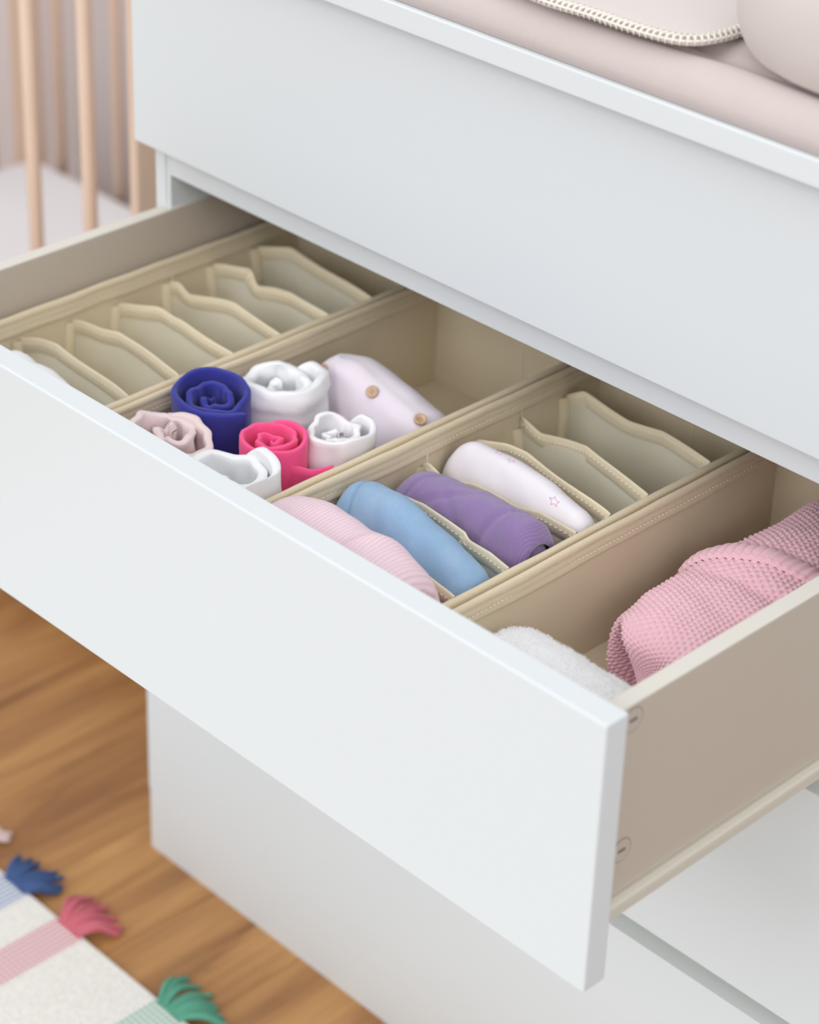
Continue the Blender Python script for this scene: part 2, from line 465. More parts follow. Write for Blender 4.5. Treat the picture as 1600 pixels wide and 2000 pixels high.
def divider(b, xl, xr, pts, seed):
    (ypl, ypr), pts = pts[0], pts[1:]
    pn = Vector((ypr-ypl, -(xr-xl), 0)); pp = Vector((xl, ypl, 0))
    px0, px1 = pts[0][0], pts[-1][0]
    top = []
    for (px, py) in pts:
        d = bp(px, py, 'z', .5)-CAM
        t = (pp-CAM).dot(pn)/d.dot(pn)
        p = CAM+d*t
        p.x = min(max(p.x, xl), xr)
        top.append(p)
    top[0].x = xl; top[-1].x = xr
    yl, yr = top[0][1], top[-1][1]
    ybase_l, ybase_r = yl, yr
    nu = 72
    tc_ = []
    # polyline resampled with light smoothing
    P = np.array([list(p) for p in top]); L_ = np.concatenate([[0], np.cumsum(np.linalg.norm(np.diff(P, axis=0), axis=1))])
    ss = np.linspace(0, L_[-1], nu)
    tc_ = np.stack([np.interp(ss, L_, P[:, i]) for i in range(3)], 1)
    ker = np.array([1, 2, 3, 2, 1])/9.
    pad = np.vstack([tc_[:1]]*2+[tc_]+[tc_[-1:]]*2)
    tc_ = np.stack([np.convolve(pad[:, i], ker, 'valid') for i in range(3)], 1)
    tc_[:, 2] = np.minimum(tc_[:, 2], .668)
    hem = .0125
    tc_[:, 1] += .0010*np.sin(np.linspace(0, 9+seed % 3, nu)+seed)
    nv = 22
    V = np.zeros((nu, nv, 3)); U = np.zeros((nu, nv, 2))
    for i in range(nu):
        f = (tc_[i, 0]-xl)/(xr-xl)
        yb_ = ybase_l+(ybase_r-ybase_l)*f
        H = tc_[i, 2]-(BZ0+.004)
        for j in range(nv):
            g = j/(nv-1)
            e = (1-g)**1.4
            y = yb_+(tc_[i, 1]-yb_)*e+.0022*math.sin(f*11+seed*1.3+g*4)*g*(1-g)*2.4
            V[i, j] = (tc_[i, 0], y, tc_[i, 2]-H*g); U[i, j] = (ss[i], H*g)
    t = .0003
    A = V.copy(); A[:, :, 1] -= t; B = V.copy(); B[:, :, 1] += t
    k = nu*nv
    fr = np.vstack([grid_faces(nu, nv, flip=True), grid_faces(nu, nv)+k])
    edge = [(i*nv, (i+1)*nv, k+(i+1)*nv, k+i*nv) for i in range(nu-1)]
    dv = raw_mesh('divider', np.vstack([A.reshape(-1, 3), B.reshape(-1, 3)]), list(map(tuple, fr))+edge, M['sheer'], b, uv=np.vstack([U.reshape(-1, 2)]*2))
    # folded hem along the top and down the left end
    prof = [(-.0004, -hem), (-.0009, -hem+.0003), (-.0010, -.0012), (-.0007, .0002), (0, .0006), (.0007, .0002), (.0010, -.0012), (.0009, -hem+.0003), (.0004, -hem)]
    m = len(prof); HV = np.zeros((nu, m, 3)); HU = np.zeros((nu, m, 2))
    for i in range(nu):
        a = tc_[min(i+1, nu-1)]-tc_[max(i-1, 0)]; a = a/np.linalg.norm(a)
        up = np.array([0, 0, 1.])-a*a[2]; up /= np.linalg.norm(up)
        H = tc_[i, 2]-(BZ0+.004)
        no = np.cross(a, up)
        if no[1] > 0: no = -no
        # no points to the viewer (-y)
        for j, (o_, z_) in enumerate(prof):
            jj = -z_/H if z_ < 0 else 0
            base = tc_[i]+up*z_
            g = max(-z_, 0)/H
            f = (tc_[i, 0]-xl)/(xr-xl); yb_ = ybase_l+(ybase_r-ybase_l)*f
            if z_ < 0: base[1] = yb_+(tc_[i, 1]-yb_)*(1-g)**1.4+.0022*math.sin(f*11+seed*1.3+g*4)*g*(1-g)*2.4
            HV[i, j] = base-no*o_*1.0; HU[i, j] = (ss[i], j*.002)
    k2 = nu*m
    raw_mesh('hem', HV.reshape(-1, 3), np.vstack([grid_faces(nu, m), ]), M['hem'], dv, uv=HU.reshape(-1, 2))
    # left sleeve where the divider is sewn to the wall
    zt = tc_[0, 2]
    yl0 = tc_[0, 1]
    nn = 16; SV = []; SU = []
    for q in range(nn):
        g = q/(nn-1); z = zt-.001-(zt-BZ0-.006)*g
        wob = .0008*math.sin(g*9+seed)
        for (dx, dy) in [(-.0008, -.0085), (-.0002, -.0090), (.0028, -.0052), (.0046, -.0006), (.0040, .0004), (.0016, -.0034), (-.0008, -.0064)]:
            SV.append((xl+dx+wob*.5, yl0+dy*(1-.3*g)+wob+(ybase_l-yl0)*g, z)); SU.append((z, dx+dy))
    raw_mesh('sleeve', SV, grid_faces(nn, 7, flip=True), M['hem'], dv, uv=SU)
    if seed in (22, 24, 3):
        bm = bmesh.new(); q = Vector(tc_[3]) if seed != 3 else Vector(tc_[2])
        tube(bm, [q, q+Vector((.0004, .0002, .0030)), q+Vector((-.0006, .0004, .0060)), q+Vector((.0003, .0006, .0085))], [.0004, .00035, .0003, .0002], 5)
        bm_obj('thread_end', bm, M['thread'], dv, smooth=True)
    # stitches on the hem
    bm = bmesh.new()
    for i in range(2, nu-2, 2):
        a = HV[i, 1]*.32+HV[i, 2]*.68; c = HV[i+1, 1]*.32+HV[i+1, 2]*.68
        a = a+np.array([0, -.00035, 0]); c = c+np.array([0, -.00035, 0])
        tube(bm, [a, (a+c)/2+np.array([0, -.0004, 0]), c], .00036, 5)
    bm_obj('stitching', bm, M['thread'], dv, smooth=True)

organizer(0, 'beige fabric storage box at the left end of the drawer with six empty sheer dividers', [
    [(-.155, -.172), (45, 665), (75, 662), (110, 672), (150, 692), (220, 712), (268, 760)],
    [(-.101, -.119), (145, 630), (158, 628), (200, 642), (260, 655), (310, 672), (345, 690), (365, 711)],
    [(-.051, -.063), (235, 597), (250, 594), (310, 600), (340, 622), (400, 640), (440, 655), (468, 674)],
    [(.008, -.010), (338, 553), (352, 552), (370, 575), (430, 585), (530, 612), (562, 642)],
    [(.060, .043), (425, 518), (440, 516), (490, 527), (500, 560), (535, 562), (640, 590), (653, 606)],
    [(.113, .094), (512, 485), (570, 485), (600, 497), (640, 520), (735, 560), (742, 574)]])
organizer(1, 'beige fabric storage box without dividers, holding upright rolled clothes', [])
organizer(2, 'beige fabric storage box with dividers between pink, blue, purple and white clothes', [
    [(-.160, -.182), (640, 1000), (700, 1050), (780, 1095), (851, 1128), (875, 1154), (907, 1162)],
    [(-.103, -.127), (725, 962), (785, 965), (830, 985), (870, 1010), (905, 1035), (912, 1055), (960, 1080), (1014, 1108)],
    [(-.046, -.058), (820, 905), (838, 903), (870, 935), (925, 945), (965, 965), (1010, 990), (1060, 1000), (1110, 1022), (1143, 1042)],
    [(.0116, -.0206), (920, 860), (935, 858), (990, 868), (1040, 890), (1085, 898), (1125, 930), (1160, 972), (1190, 975), (1209, 994)],
    [(.0645, .022), (1002, 825), (1020, 812), (1055, 848), (1110, 860), (1150, 872), (1180, 885), (1205, 890), (1282, 952)],
    [(.119, .095), (1098, 768), (1140, 765), (1185, 795), (1230, 822), (1300, 845), (1400, 888)]])
organizer(3, 'beige fabric storage box at the right end of the drawer, with towel and knitwear', [])

# ================================================================== CLOTHES
def spiral_cloth(name, A, B, T, axis, a, b, turns, thick, mat, parent=None, n_s=50, n_t=200, noise_amp=.0015, noise_sc=40, onoise=.6, seed=0, lip=.001, flare=0.0, sag0=.0, lims=None, warp=.006,
                 inner=.12, top_wave=.002, cone=0.0, shape=None, pw=2.0, start=-PI/2, uvs=1.0, gap=1.0, origin=None, squash=None, disp=None):
    """cloth rolled round the line A->B; cross-section ellipse a (along T-perp) x b (along T); returns object and surface function"""
    A = Vector(A); B = Vector(B)
    ax = (B-A).normalized(); T = Vector(T); T = (T-ax*T.dot(ax)).normalized(); Sd = ax.cross(T).normalized()
    Lg = (B-A).length
    TH = 2*PI*turns
    def rad(th, s):
        # outermost turn stays full, then the layers close in
        k0 = 4.2
        t = max(0.0, th-k0)
        return 1-(t/(TH-k0))**.92*(1-inner)+flare*max(0, 1-th/.9)**2
    def centre(s):
        c = A.lerp(B, s)
        if shape: c = c+shape(s)
        return c
    def scale(s):
        return squash(s) if squash else (1, 1)
    def surf(s, th, off=0.0):
        fr = rad(th, s)
        ang = start+th
        ca, sa = math.cos(ang), math.sin(ang)
        k = (abs(ca)**pw+abs(sa)**pw)**(-1/pw)
        sc = scale(s)
        ra = (a*sc[0]*fr+off); rb = (b*sc[1]*fr+off)
        p = centre(s)+Sd*(ca*k*ra)+T*(sa*k*rb)
        n_ = noise.noise(Vector((s*Lg*noise_sc+seed, math.cos(ang)*1.3+th*.25, math.sin(ang)*1.3+seed*.7)))
        n2 = noise.noise(Vector((s*Lg*noise_sc*2.6+seed, math.cos(ang)*2.6+th*.5, math.sin(ang)*2.6+seed)))
        dirn = (Sd*ca+T*sa)
        dd = noise_amp*(n_+.45*n2)*(onoise if th < 4.5 else onoise+(1-onoise)*min(1, (th-4.5)/1.5))*(.35+.65*fr)
        if disp: dd += disp(s, ang, th)
        return p+dirn*dd
    arc = [0]; ths = [TH*i/n_t for i in range(n_t+1)]
    for i in range(1, n_t+1):
        fr = rad(ths[i], 0); arc.append(arc[-1]+(a+b)/2*fr*(ths[i]-ths[i-1]))
    # ring profile across the cloth: outer face from one lip over to the inner face
    ns = n_s
    V = []; U = []
    m = 0
    for i, th in enumerate(ths):
        w0 = top_wave*noise.noise(Vector((th*.9+seed, seed, 3.3)))+top_wave*.6*noise.noise(Vector((th*2.3+seed, seed, 1.3)))
        w1 = top_wave*noise.noise(Vector((th*.9+seed+9, seed, 5.3)))
        col = []
        w1 = w1*min(1, th/1.2)-cone*(th/TH)-sag0*max(0, 1-th/.8)**1.5
        s0 = w0/Lg; s1 = 1+w1/Lg
        lp = lip/Lg
        ss = [s0+lp, ] + [s0+lp+(s1-s0-2*lp)*k/(ns-1) for k in range(1, ns-1)] + [s1-lp]
        hw = thick/2
        outer = [(s, hw) for s in ss]
        cap1 = [(s1-lp*.3, hw*.8), (s1, 0), (s1-lp*.3, -hw*.8)]
        inner_ = [(s, -hw) for s in ss[::-1]]
        cap0 = [(s0+lp*.3, -hw*.8), (s0, 0), (s0+lp*.3, hw*.8)]
        ring = outer+cap1+inner_+cap0
        m = len(ring)
        for (s, o_) in ring:
            V.append(surf(s, th, o_)); U.append((s*Lg*uvs+warp*noise.noise(Vector((s*3.1+seed, th*.9, seed))), arc[i]*uvs+(0 if o_ > 0 else .013)))
    nt_ = len(ths)
    V = np.array([v[:] for v in V])
    V[:, 2] = np.maximum(V[:, 2], .5708)
    if lims is not None:
        def soft(v, lo, hi, m=.010):
            v = np.where(v > hi-m, hi-m+m*np.tanh(np.maximum(v-(hi-m), 0)/m), v)
            return np.where(v < lo+m, lo+m-m*np.tanh(np.maximum((lo+m)-v, 0)/m), v)
        V[:, 0] = soft(V[:, 0], lims[0], lims[1]); V[:, 1] = soft(V[:, 1], lims[2], lims[3])
    I = np.arange(nt_-1); J = np.arange(m)
    aa, bb = np.meshgrid(I, J, indexing='ij'); b2 = (bb+1) % m
    q = np.stack([aa*m+bb, aa*m+b2, (aa+1)*m+b2, (aa+1)*m+bb], -1).reshape(-1, 4)
    faces = [tuple(f) for f in q]
    # close the two free edges with strips
    for base, fl_ in ((0, False), ((nt_-1)*m, True)):
        for j in range(ns-1):
            f = (base+j, base+j+1, base+(2*ns+3-1)-j-1, base+(2*ns+3-1)-j)
            faces.append(f if fl_ else f[::-1])
    o = raw_mesh(name, V, faces, mat, parent, uv=np.array(U), origin=origin)
    return o, surf

M['palepink'] = weave('pale_pink_jersey', (240, 218, 218), pitch=.0016, strength=.15, dark=.95)
M['whitejersey'] = weave('white_jersey', (246, 246, 248), pitch=.0016, strength=.15, dark=.97)
M['navy'] = weave('royal_blue_jersey', (60, 62, 158), pitch=.0014, strength=.2, dark=.85, tint=(48, 50, 140))
M['hotpink'] = weave('hot_pink_jersey', (255, 92, 150), pitch=.0014, strength=.15, dark=.93)
M['offwhite'] = weave('soft_white_jersey', (246, 243, 246), pitch=.0016, strength=.15, dark=.96, tint=(232, 226, 236))
M['lilac'] = weave('pale_lilac_cotton', (236, 226, 236), pitch=.0014, strength=.15, dark=.96)
M['pinkrib'] = weave('pink_ribbed_jersey', (252, 222, 232), pitch=.0008, strength=.7, rib=.0030, rib_strength=.8, dark=.84)
M['skyblue'] = weave('light_blue_chambray', (160, 196, 232), pitch=.0016, strength=.8, dark=.82, tint=(182, 206, 238))
M['purple'] = weave('purple_corduroy', (150, 124, 176), pitch=.0008, strength=.55, rib=.0019, rib_strength=.7, dark=.84, sheen=.5)
M['starwhite'] = weave('white_star_jersey', (242, 236, 242), pitch=.0013, strength=.15, dark=.96)
M['starprint'] = plain('pink_star_print', (234, 196, 216), .9)
M['button'] = plain('wooden_button', (206, 172, 142), .5, noise_amt=.15, noise_scale=300)
M['terry'] = plain('terry_cloth', (248, 248, 249), .95, sheen=.4, bump=.6, bump_scale=1500)
M['knit'] = plain('pink_cotton_yarn', (250, 202, 213), .9, sheen=.3, bump=.5, bump_scale=2600)

def upright(name, label, px, py, ztop, r, asp, turns, mat, tilt=(0, 0), seed=0, thick=.0022, noise_amp=.002, inner=.15, wave=.004, rot=0.0, pw=2.0, zb=.5712, **kw):
    c = bp(px, py, 'z', ztop)
    base = Vector((c.x-tilt[0], c.y-tilt[1], zb))
    Tv = Vector((math.cos(rot), math.sin(rot), 0))
    o, sf = spiral_cloth(name, base, c, Tv, None, r*asp, r, turns, thick, mat, None, n_s=26, n_t=int(60*turns), noise_amp=noise_amp, noise_sc=26, seed=seed,
                     lip=.0012, inner=inner, top_wave=wave, pw=pw, lims=(.2238, .3890, -.2575, .15), **kw)
    tag(o, label, 'clothing', 'rolled clothes standing in the second storage box')
    return o, sf

ST = -.8
folds = lambda s, ang, th: (.0011*math.sin(s*34+ang*1.3)+.0007*math.sin(s*71-ang*.7))*(1 if th < 6.5 else .2)
upright('rolled_shirt', 'royal blue jersey garment rolled up tightly, standing behind the pale pink roll', 415, 760, .684, .0315, .90, 2.7, M['navy'], tilt=(.011, -.012), seed=3, thick=.0046, noise_amp=.0050, inner=.10, wave=.004, start=1.45, cone=.010, flare=.10, sag0=.006, onoise=.35)
upright('rolled_bodysuit', 'pale pink jersey roll nearest the front left corner of its box', 333, 835, .680, .0340, .76, 2.1, M['palepink'], tilt=(.008, -.006), seed=12, thick=.0062, noise_amp=.0085, inner=.14, wave=.009, start=ST, cone=.006, sag0=.006, onoise=.7)
upright('rolled_shirt', 'plain white soft roll directly in front of the hot pink roll', 456, 901, .687, .0385, .72, 1.8, M['whitejersey'], tilt=(.002, -.004), seed=21, thick=.0075, noise_amp=.0060, inner=.24, wave=.003, start=ST, cone=.014, sag0=.030, onoise=.25, flare=-.22)
upright('rolled_shirt', 'large white roll between the royal blue roll and the lilac buttoned garment', 553, 730, .678, .0320, .94, 2.0, M['whitejersey'], tilt=(-.001, .004), seed=34, thick=.0072, noise_amp=.0070, inner=.16, wave=.007, start=ST, cone=.010, sag0=.020, flare=-.18, disp=folds, onoise=.6)
hp, _ = upright('rolled_shirt', 'hot pink jersey roll with its free end flaring out at the bottom', 533, 847, .678, .0262, .92, 2.6, M['hotpink'], tilt=(0, 0), seed=41, thick=.0036, noise_amp=.0050, inner=.08, wave=.003, start=ST, cone=.006, sag0=.002, onoise=.2, flare=-.10)
upright('rolled_bodysuit', 'small crumpled white and pinkish roll beside the right wall of its box', 664, 833, .677, .0250, .98, 2.2, M['offwhite'], tilt=(.002, 0), seed=59, thick=.0050, noise_amp=.0085, inner=.10, wave=.006, start=ST, cone=.006, sag0=.020, onoise=.5, flare=-.16)

def sheet(name, top, zlow, mat, parent, n=40, m=16, th=.0018, seed=0, lean=(0, 0), amp=.0015, wrap=None):
    C_ = chain(top, n)
    V = np.zeros((n, m, 3)); U = np.zeros((n, m, 2))
    for i in range(n):
        for j in range(m):
            g = j/(m-1)
            p = C_[i].copy(); p[2] = C_[i][2]+(zlow-C_[i][2])*g
            p[0] += lean[0]*g; p[1] += lean[1]*g
            q = noise.noise(Vector((p[0]*40+seed, p[1]*40, p[2]*40)))
            V[i, j] = p+np.array([q*amp, q*amp, 0]); U[i, j] = (i/n*.1, g*.08)
    A = V.copy(); A[..., 1] -= th/2; A[..., 0] += th/2
    B = V.copy(); B[..., 1] += th/2; B[..., 0] -= th/2
    k = n*m
    F_ = [tuple(f) for f in np.vstack([grid_faces(n, m, flip=True), grid_faces(n, m)+k])]
    F_ += [(i*m, (i+1)*m, k+(i+1)*m, k+i*m) for i in range(n-1)]
    F_ += [((n-1)*m+j, (n-1)*m+j+1, k+(n-1)*m+j+1, k+(n-1)*m+j) for j in range(m-1)]
    return raw_mesh(name, np.vstack([A.reshape(-1, 3), B.reshape(-1, 3)]), F_, mat, parent, uv=np.vstack([U.reshape(-1, 2)]*2))
sheet('loose_end', [bp(545, 925, 'x', .350), bp(575, 912, 'x', .366), bp(612, 918, 'x', .379), bp(651, 909, 'x', .3880)], .58, M['hotpink'], hp, seed=4)

# ---- clothes lying in the third box, each in its own cell
def lying(name, label, xa, xb, ya, yb_, prof, ry, turns, mat, seed=0, thick=.003, noise_amp=.002, sc=30, group='rolled clothes lying in the cells of the third box', start=-1.2, pw=2.3, n_s=90, zb=.5700, uvs=1.0, inner=.1, wave=.0008, cat='clothing', disp=None, n_t=None, lims=None):
    """prof: list of (fraction along, top height)"""
    fs = [p[0] for p in prof]; zt = [p[1] for p in prof]
    H0 = (max(zt)-zb)/2
    A = Vector((xa, ya, zb+H0)); B = Vector((xb, yb_, zb+H0))
    def hz(s): return float(np.interp(min(max(s, 0), 1), fs, zt))
    # smooth interpolation
    SS = np.linspace(0, 1, 60); HZ = np.interp(SS, fs, zt); ker = np.ones(7)/7
    HZ = np.convolve(np.concatenate([[HZ[0]]*3, HZ, [HZ[-1]]*3]), ker, 'valid')
    def hz(s): return float(np.interp(min(max(s, 0), 1), SS, HZ))
    def shape(s): return Vector((0, 0, (hz(s)+zb)/2-(zb+H0)))
    def endr(s):
        e = min(s, 1-s)*(Vector(A)-Vector(B)).length
        return 1-.16*max(0, 1-e/.012)**2
    def squash(s):
        return (endr(s), ((hz(s)-zb)/2)/H0*endr(s))
    o, sf = spiral_cloth(name, A, B, (0, 0, 1), None, ry, H0, turns, thick, mat, None, n_s=n_s, n_t=n_t or int(64*turns), noise_amp=noise_amp, noise_sc=sc, seed=seed,
                     lip=.0015, inner=inner, top_wave=wave, shape=shape, squash=squash, pw=pw, start=start, uvs=uvs, disp=disp, lims=lims)
    tag(o, label, cat, group)
    return o, sf

def fold_disp(folds):
    """local soft creases: (s, ang, length, width_s, width_a, slope, depth)"""
    def f(s, ang, th):
        if th > 2*PI*1.05: return 0
        a = (ang+PI) % (2*PI)-PI
        t = 0
        for (s0, a0, ws, wa, sl, dep) in folds:
            u = (s-s0)-sl*(a-a0)
            t += dep*math.exp(-(u/ws)**2)*math.exp(-((a-a0)/wa)**2)
        return t
    return f

# cross-section angle: ang=90deg is the top, Sd = ax x T  (ax=+x, T=+z -> Sd = -y): ang 0 faces the viewer
lying('rolled_leggings', 'pale pink finely ribbed garment lying nearest the drawer front', .4130, .5712, -.2145, -.2215,
      [(0, .668), (.12, .694), (.33, .704), (.6, .702), (.72, .705), (.85, .700), (1, .692)], .0345, 1.9, M['pinkrib'], seed=5, thick=.005, noise_amp=.0030, sc=22,
      disp=fold_disp([(.70, 1.5, .05, .7, .12, .0045), (.62, 1.2, .04, .6, .15, -.0035), (.85, 1.4, .03, .8, .1, -.0015)]))
lying('rolled_trousers', 'light blue woven garment rolled flat between the pink ribbed one and the purple one', .4130, .5712, -.1315, -.1535,
      [(0, .660), (.14, .678), (.4, .682), (.7, .677), (1, .668)], .0200, 1.9, M['skyblue'], seed=8, thick=.0042, noise_amp=.0034, sc=26,
      disp=fold_disp([(.135, .9, .010, 2.2, -.03, -.0038), (.06, 1.2, .05, 2.5, 0, .0016)]))
lying('rolled_trousers', 'purple fine corduroy garment with its rolled end showing at the right', .4130, .5712, -.0745, -.0925,
      [(0, .642), (.15, .664), (.4, .672), (.7, .681), (.9, .684), (1, .680)], .0205, 4.3, M['purple'], seed=14, thick=.0044, noise_amp=.0040, sc=30,
      disp=fold_disp([(.2, 1.2, .012, 1.5, .1, -.0022), (.42, 1.1, .03, .4, .35, -.003), (.5, .8, .03, .5, -.3, -.0025), (.78, 1.2, .02, .8, .1, -.0025), (.86, .9, .015, .9, -.1, .002)]))
st, sf = lying('rolled_bodysuit', 'white roll printed with small pink stars, lying in the cell behind the purple one', .4130, .5712, -.0175, -.0392,
      [(0, .648), (.12, .667), (.4, .674), (.7, .675), (1, .668)], .0152, 1.9, M['starwhite'], seed=19, thick=.0036, noise_amp=.0022, sc=24)
def star_outline(sf, s0, a0, r, rot, parent, Lg=.16, b=.04):
    bm = bmesh.new()
    pts = []
    for k in range(10):
        rr = r if k % 2 == 0 else r*.45
        t = rot+k*PI/5
        pts.append((s0+rr*math.cos(t)/Lg, a0+rr*math.sin(t)/b))
    fine = []
    for k in range(10):
        p, q = pts[k], pts[(k+1) % 10]
        for j in range(4): fine.append(sf(p[0]+(q[0]-p[0])*j/4, p[1]+(q[1]-p[1])*j/4, .0020))
    fine.append(fine[0])
    tube(bm, fine, .00026, 4, cap=False)
    return bm_obj('printed_star', bm, M['starprint'], parent, smooth=True)
for (s0, a0, r_, ro) in [(.34, 2.75, .0058, .3), (.44, 2.65, .0045, 1.1), (.80, 2.35, .0055, .7)]:
    star_outline(sf, s0, a0, r_, ro, st)

# lilac buttoned garment lying across the back of the second box
gt, gs = lying('folded_garment', 'pale lilac cotton garment with three wooden buttons, behind the white rolls', .2400, .3860, -.004, -.008,
      [(0, .642), (.15, .668), (.35, .676), (.7, .669), (1, .658)], .0270, 1.7, M['lilac'], seed=23, thick=.004, noise_amp=.0036, sc=22, disp=lambda s, ang, th: (.0014/(1+math.exp((abs(ang-1.25+.25*s)-.26)*45)) if th < 6.2 else 0)+.0015*math.exp(-((s-.3+.2*(ang-1))/.03)**2), group='rolled clothes standing in the second storage box', n_s=70)
del gt['group']
def button(px, py, parent, surf, rad=.0052):
    # nearest point of the cloth surface under that sight line
    best = None
    d = (bp(px, py, 'z', .6)-CAM).normalized()
    for i in range(60):
        for j in range(60):
            s = i/59; th = .8+j/59*3.8
            p = surf(s, th, .002)
            dist = ((p-CAM)-d*(p-CAM).dot(d)).length
            depth = (p-CAM).dot(d)
            if dist < .006:
                k = depth+dist*6
                if best is None or k < best[0]: best = (k, s, th, p)
    if best is None: return
    _, s, th, p = best
    t1 = (surf(s+.02, th, .002)-surf(s-.02, th, .002)).normalized(); t2 = (surf(s, th+.08, .002)-surf(s, th-.08, .002)).normalized()
    n_ = t1.cross(t2).normalized()
    if n_.dot(CAM-p) < 0: n_ = -n_
    p = p+n_*.0012
    bm = bmesh.new()
    rings = [(0, .0004), (.30, .0003), (.55, .0006), (.72, .0014), (.88, .0017), (1.0, .0011), (1.0, -.0006), (0, -.0006)]
    a = t1; b = n_.cross(a).normalized()
    prev = None; N_ = 24
    for (rr, h) in rings:
        if rr == 0: cur = [bm.verts.new(p+n_*h)]
        else: cur = [bm.verts.new(p+(a*math.cos(2*PI*k/N_)+b*math.sin(2*PI*k/N_))*rad*rr+n_*h) for k in range(N_)]
        if prev:
            if len(prev) == 1:
                for k in range(N_): bm.faces.new((prev[0], cur[k], cur[(k+1) % N_]))
            elif len(cur) == 1:
                for k in range(N_): bm.faces.new((prev[(k+1) % N_], prev[k], cur[0]))
            else:
                for k in range(N_): bm.faces.new((prev[k], cur[k], cur[(k+1) % N_], prev[(k+1) % N_]))
        prev = cur
    o = bm_obj('button', bm, M['button'], parent, smooth=True)
    bm = bmesh.new()
    for (u, v) in ((-1, -1), (1, -1), (1, 1), (-1, 1)):
        q = p+a*u*rad*.2+b*v*rad*.2
        tube(bm, [q+n_*.0002, q+n_*.00062], rad*.11, 8)
    bm_obj('button_hole', bm, M['slot'], o)
for q in ((632, 724), (729, 767), (822, 822)): button(q[0], q[1], gt, gs)

# white cloth just showing in the front cell of the first box
w_, _ = lying('folded_cloth', 'white cloth barely showing in the front cell of the leftmost box', .048, .196, -.210, -.216,
      [(0, .640), (.2, .664), (.36, .680), (.46, .674), (.55, .681), (.8, .672), (1, .660)], .027, 1.6, M['whitejersey'], seed=29, thick=.004, noise_amp=.005, sc=32, n_s=60)
del w_['group']

# ---- terry towel in the front of the fourth box
def towel():
    x0, x1, y0, y1, zb = .5925, .7535, -.2590, -.122, .5705
    prof = [(0, 0), (-.0, .045), (.03, .072), (.10, .083), (.20, .086), (.32, .0845), (.42, .077), (.485, .067), (.52, .066), (.57, .073), (.66, .080), (.76, .079), (.86, .073), (.94, .060), (.985, .042), (1.0, .02), (1.0, 0)]
    P = chain([(a, b, 0) for a, b in prof], 110)
    nx = 190
    V = np.zeros((nx, 110, 3))
    for i in range(nx):
        f = i/(nx-1)
        x = x0+(x1-x0)*f
        e = min(f, 1-f)*(x1-x0)
        k = 1-.22*max(0, 1-e/.014)**2 - (.0 if f > .5 else .12*max(0, 1-f/.22)**2)
        skew = -.018*(1-f)
        for j in range(110):
            a, z, _ = P[j]
            y = y0+(y1-y0)*(a*(1+.0*f))+skew*a*.3
            if e < .012: x_ = x
            else: x_ = x
            V[i, j] = (x_, y, zb+z*k*(1+.03*math.sin(f*7)))
    # normals for displacement
    du = np.gradient(V, axis=0); dv = np.gradient(V, axis=1)
    Nn = np.cross(dv, du); Nn /= (np.linalg.norm(Nn, axis=2)[..., None]+1e-9)
    cen = V.mean((0, 1)); sgn = np.sign(((V-cen)*Nn).sum()); Nn *= sgn
    flat = V.reshape(-1, 3)
    D = (.0026*nz(flat, 34, 3)+.0007*nz(flat, 160, 7)+.0006*nz(flat, 420, 1)+.0003*rng.standard_normal(len(flat))*.5).reshape(nx, 110)
    V2 = V+Nn*D[..., None]
    V2[..., 2] = np.maximum(V2[..., 2], zb)
    Fc = [tuple(f) for f in grid_faces(nx, 110, flip=(sgn > 0))]
    Fc += [tuple(range(110))[::-1], tuple(range((nx-1)*110, nx*110))]
    o = raw_mesh('towel', V2.reshape(-1, 3), Fc, M['terry'])
    tag(o, 'fluffy white terry towel folded in two layers behind the drawer front', 'towel')
    # loose pile loops standing up from the surface
    bm = bmesh.new()
    for _ in range(9000):
        i = rng.integers(1, nx-1); j = rng.integers(12, 100)
        p = Vector(V2[i, j]); n_ = Vector(Nn[i, j]); r1 = Vector(rng.standard_normal(3))*.35
        h = .0009+.0009*rng.random()
        a = n_.orthogonal().normalized()*.00014
        tip = p+(n_+r1).normalized()*h
        v = [bm.verts.new(p-a), bm.verts.new(p+a), bm.verts.new(tip+a*.6), bm.verts.new(tip-a*.6)]
        bm.faces.new(v)
    pl = bm_obj('pile', bm, M['terry'], o); pl['kind'] = 'stuff'
towel()

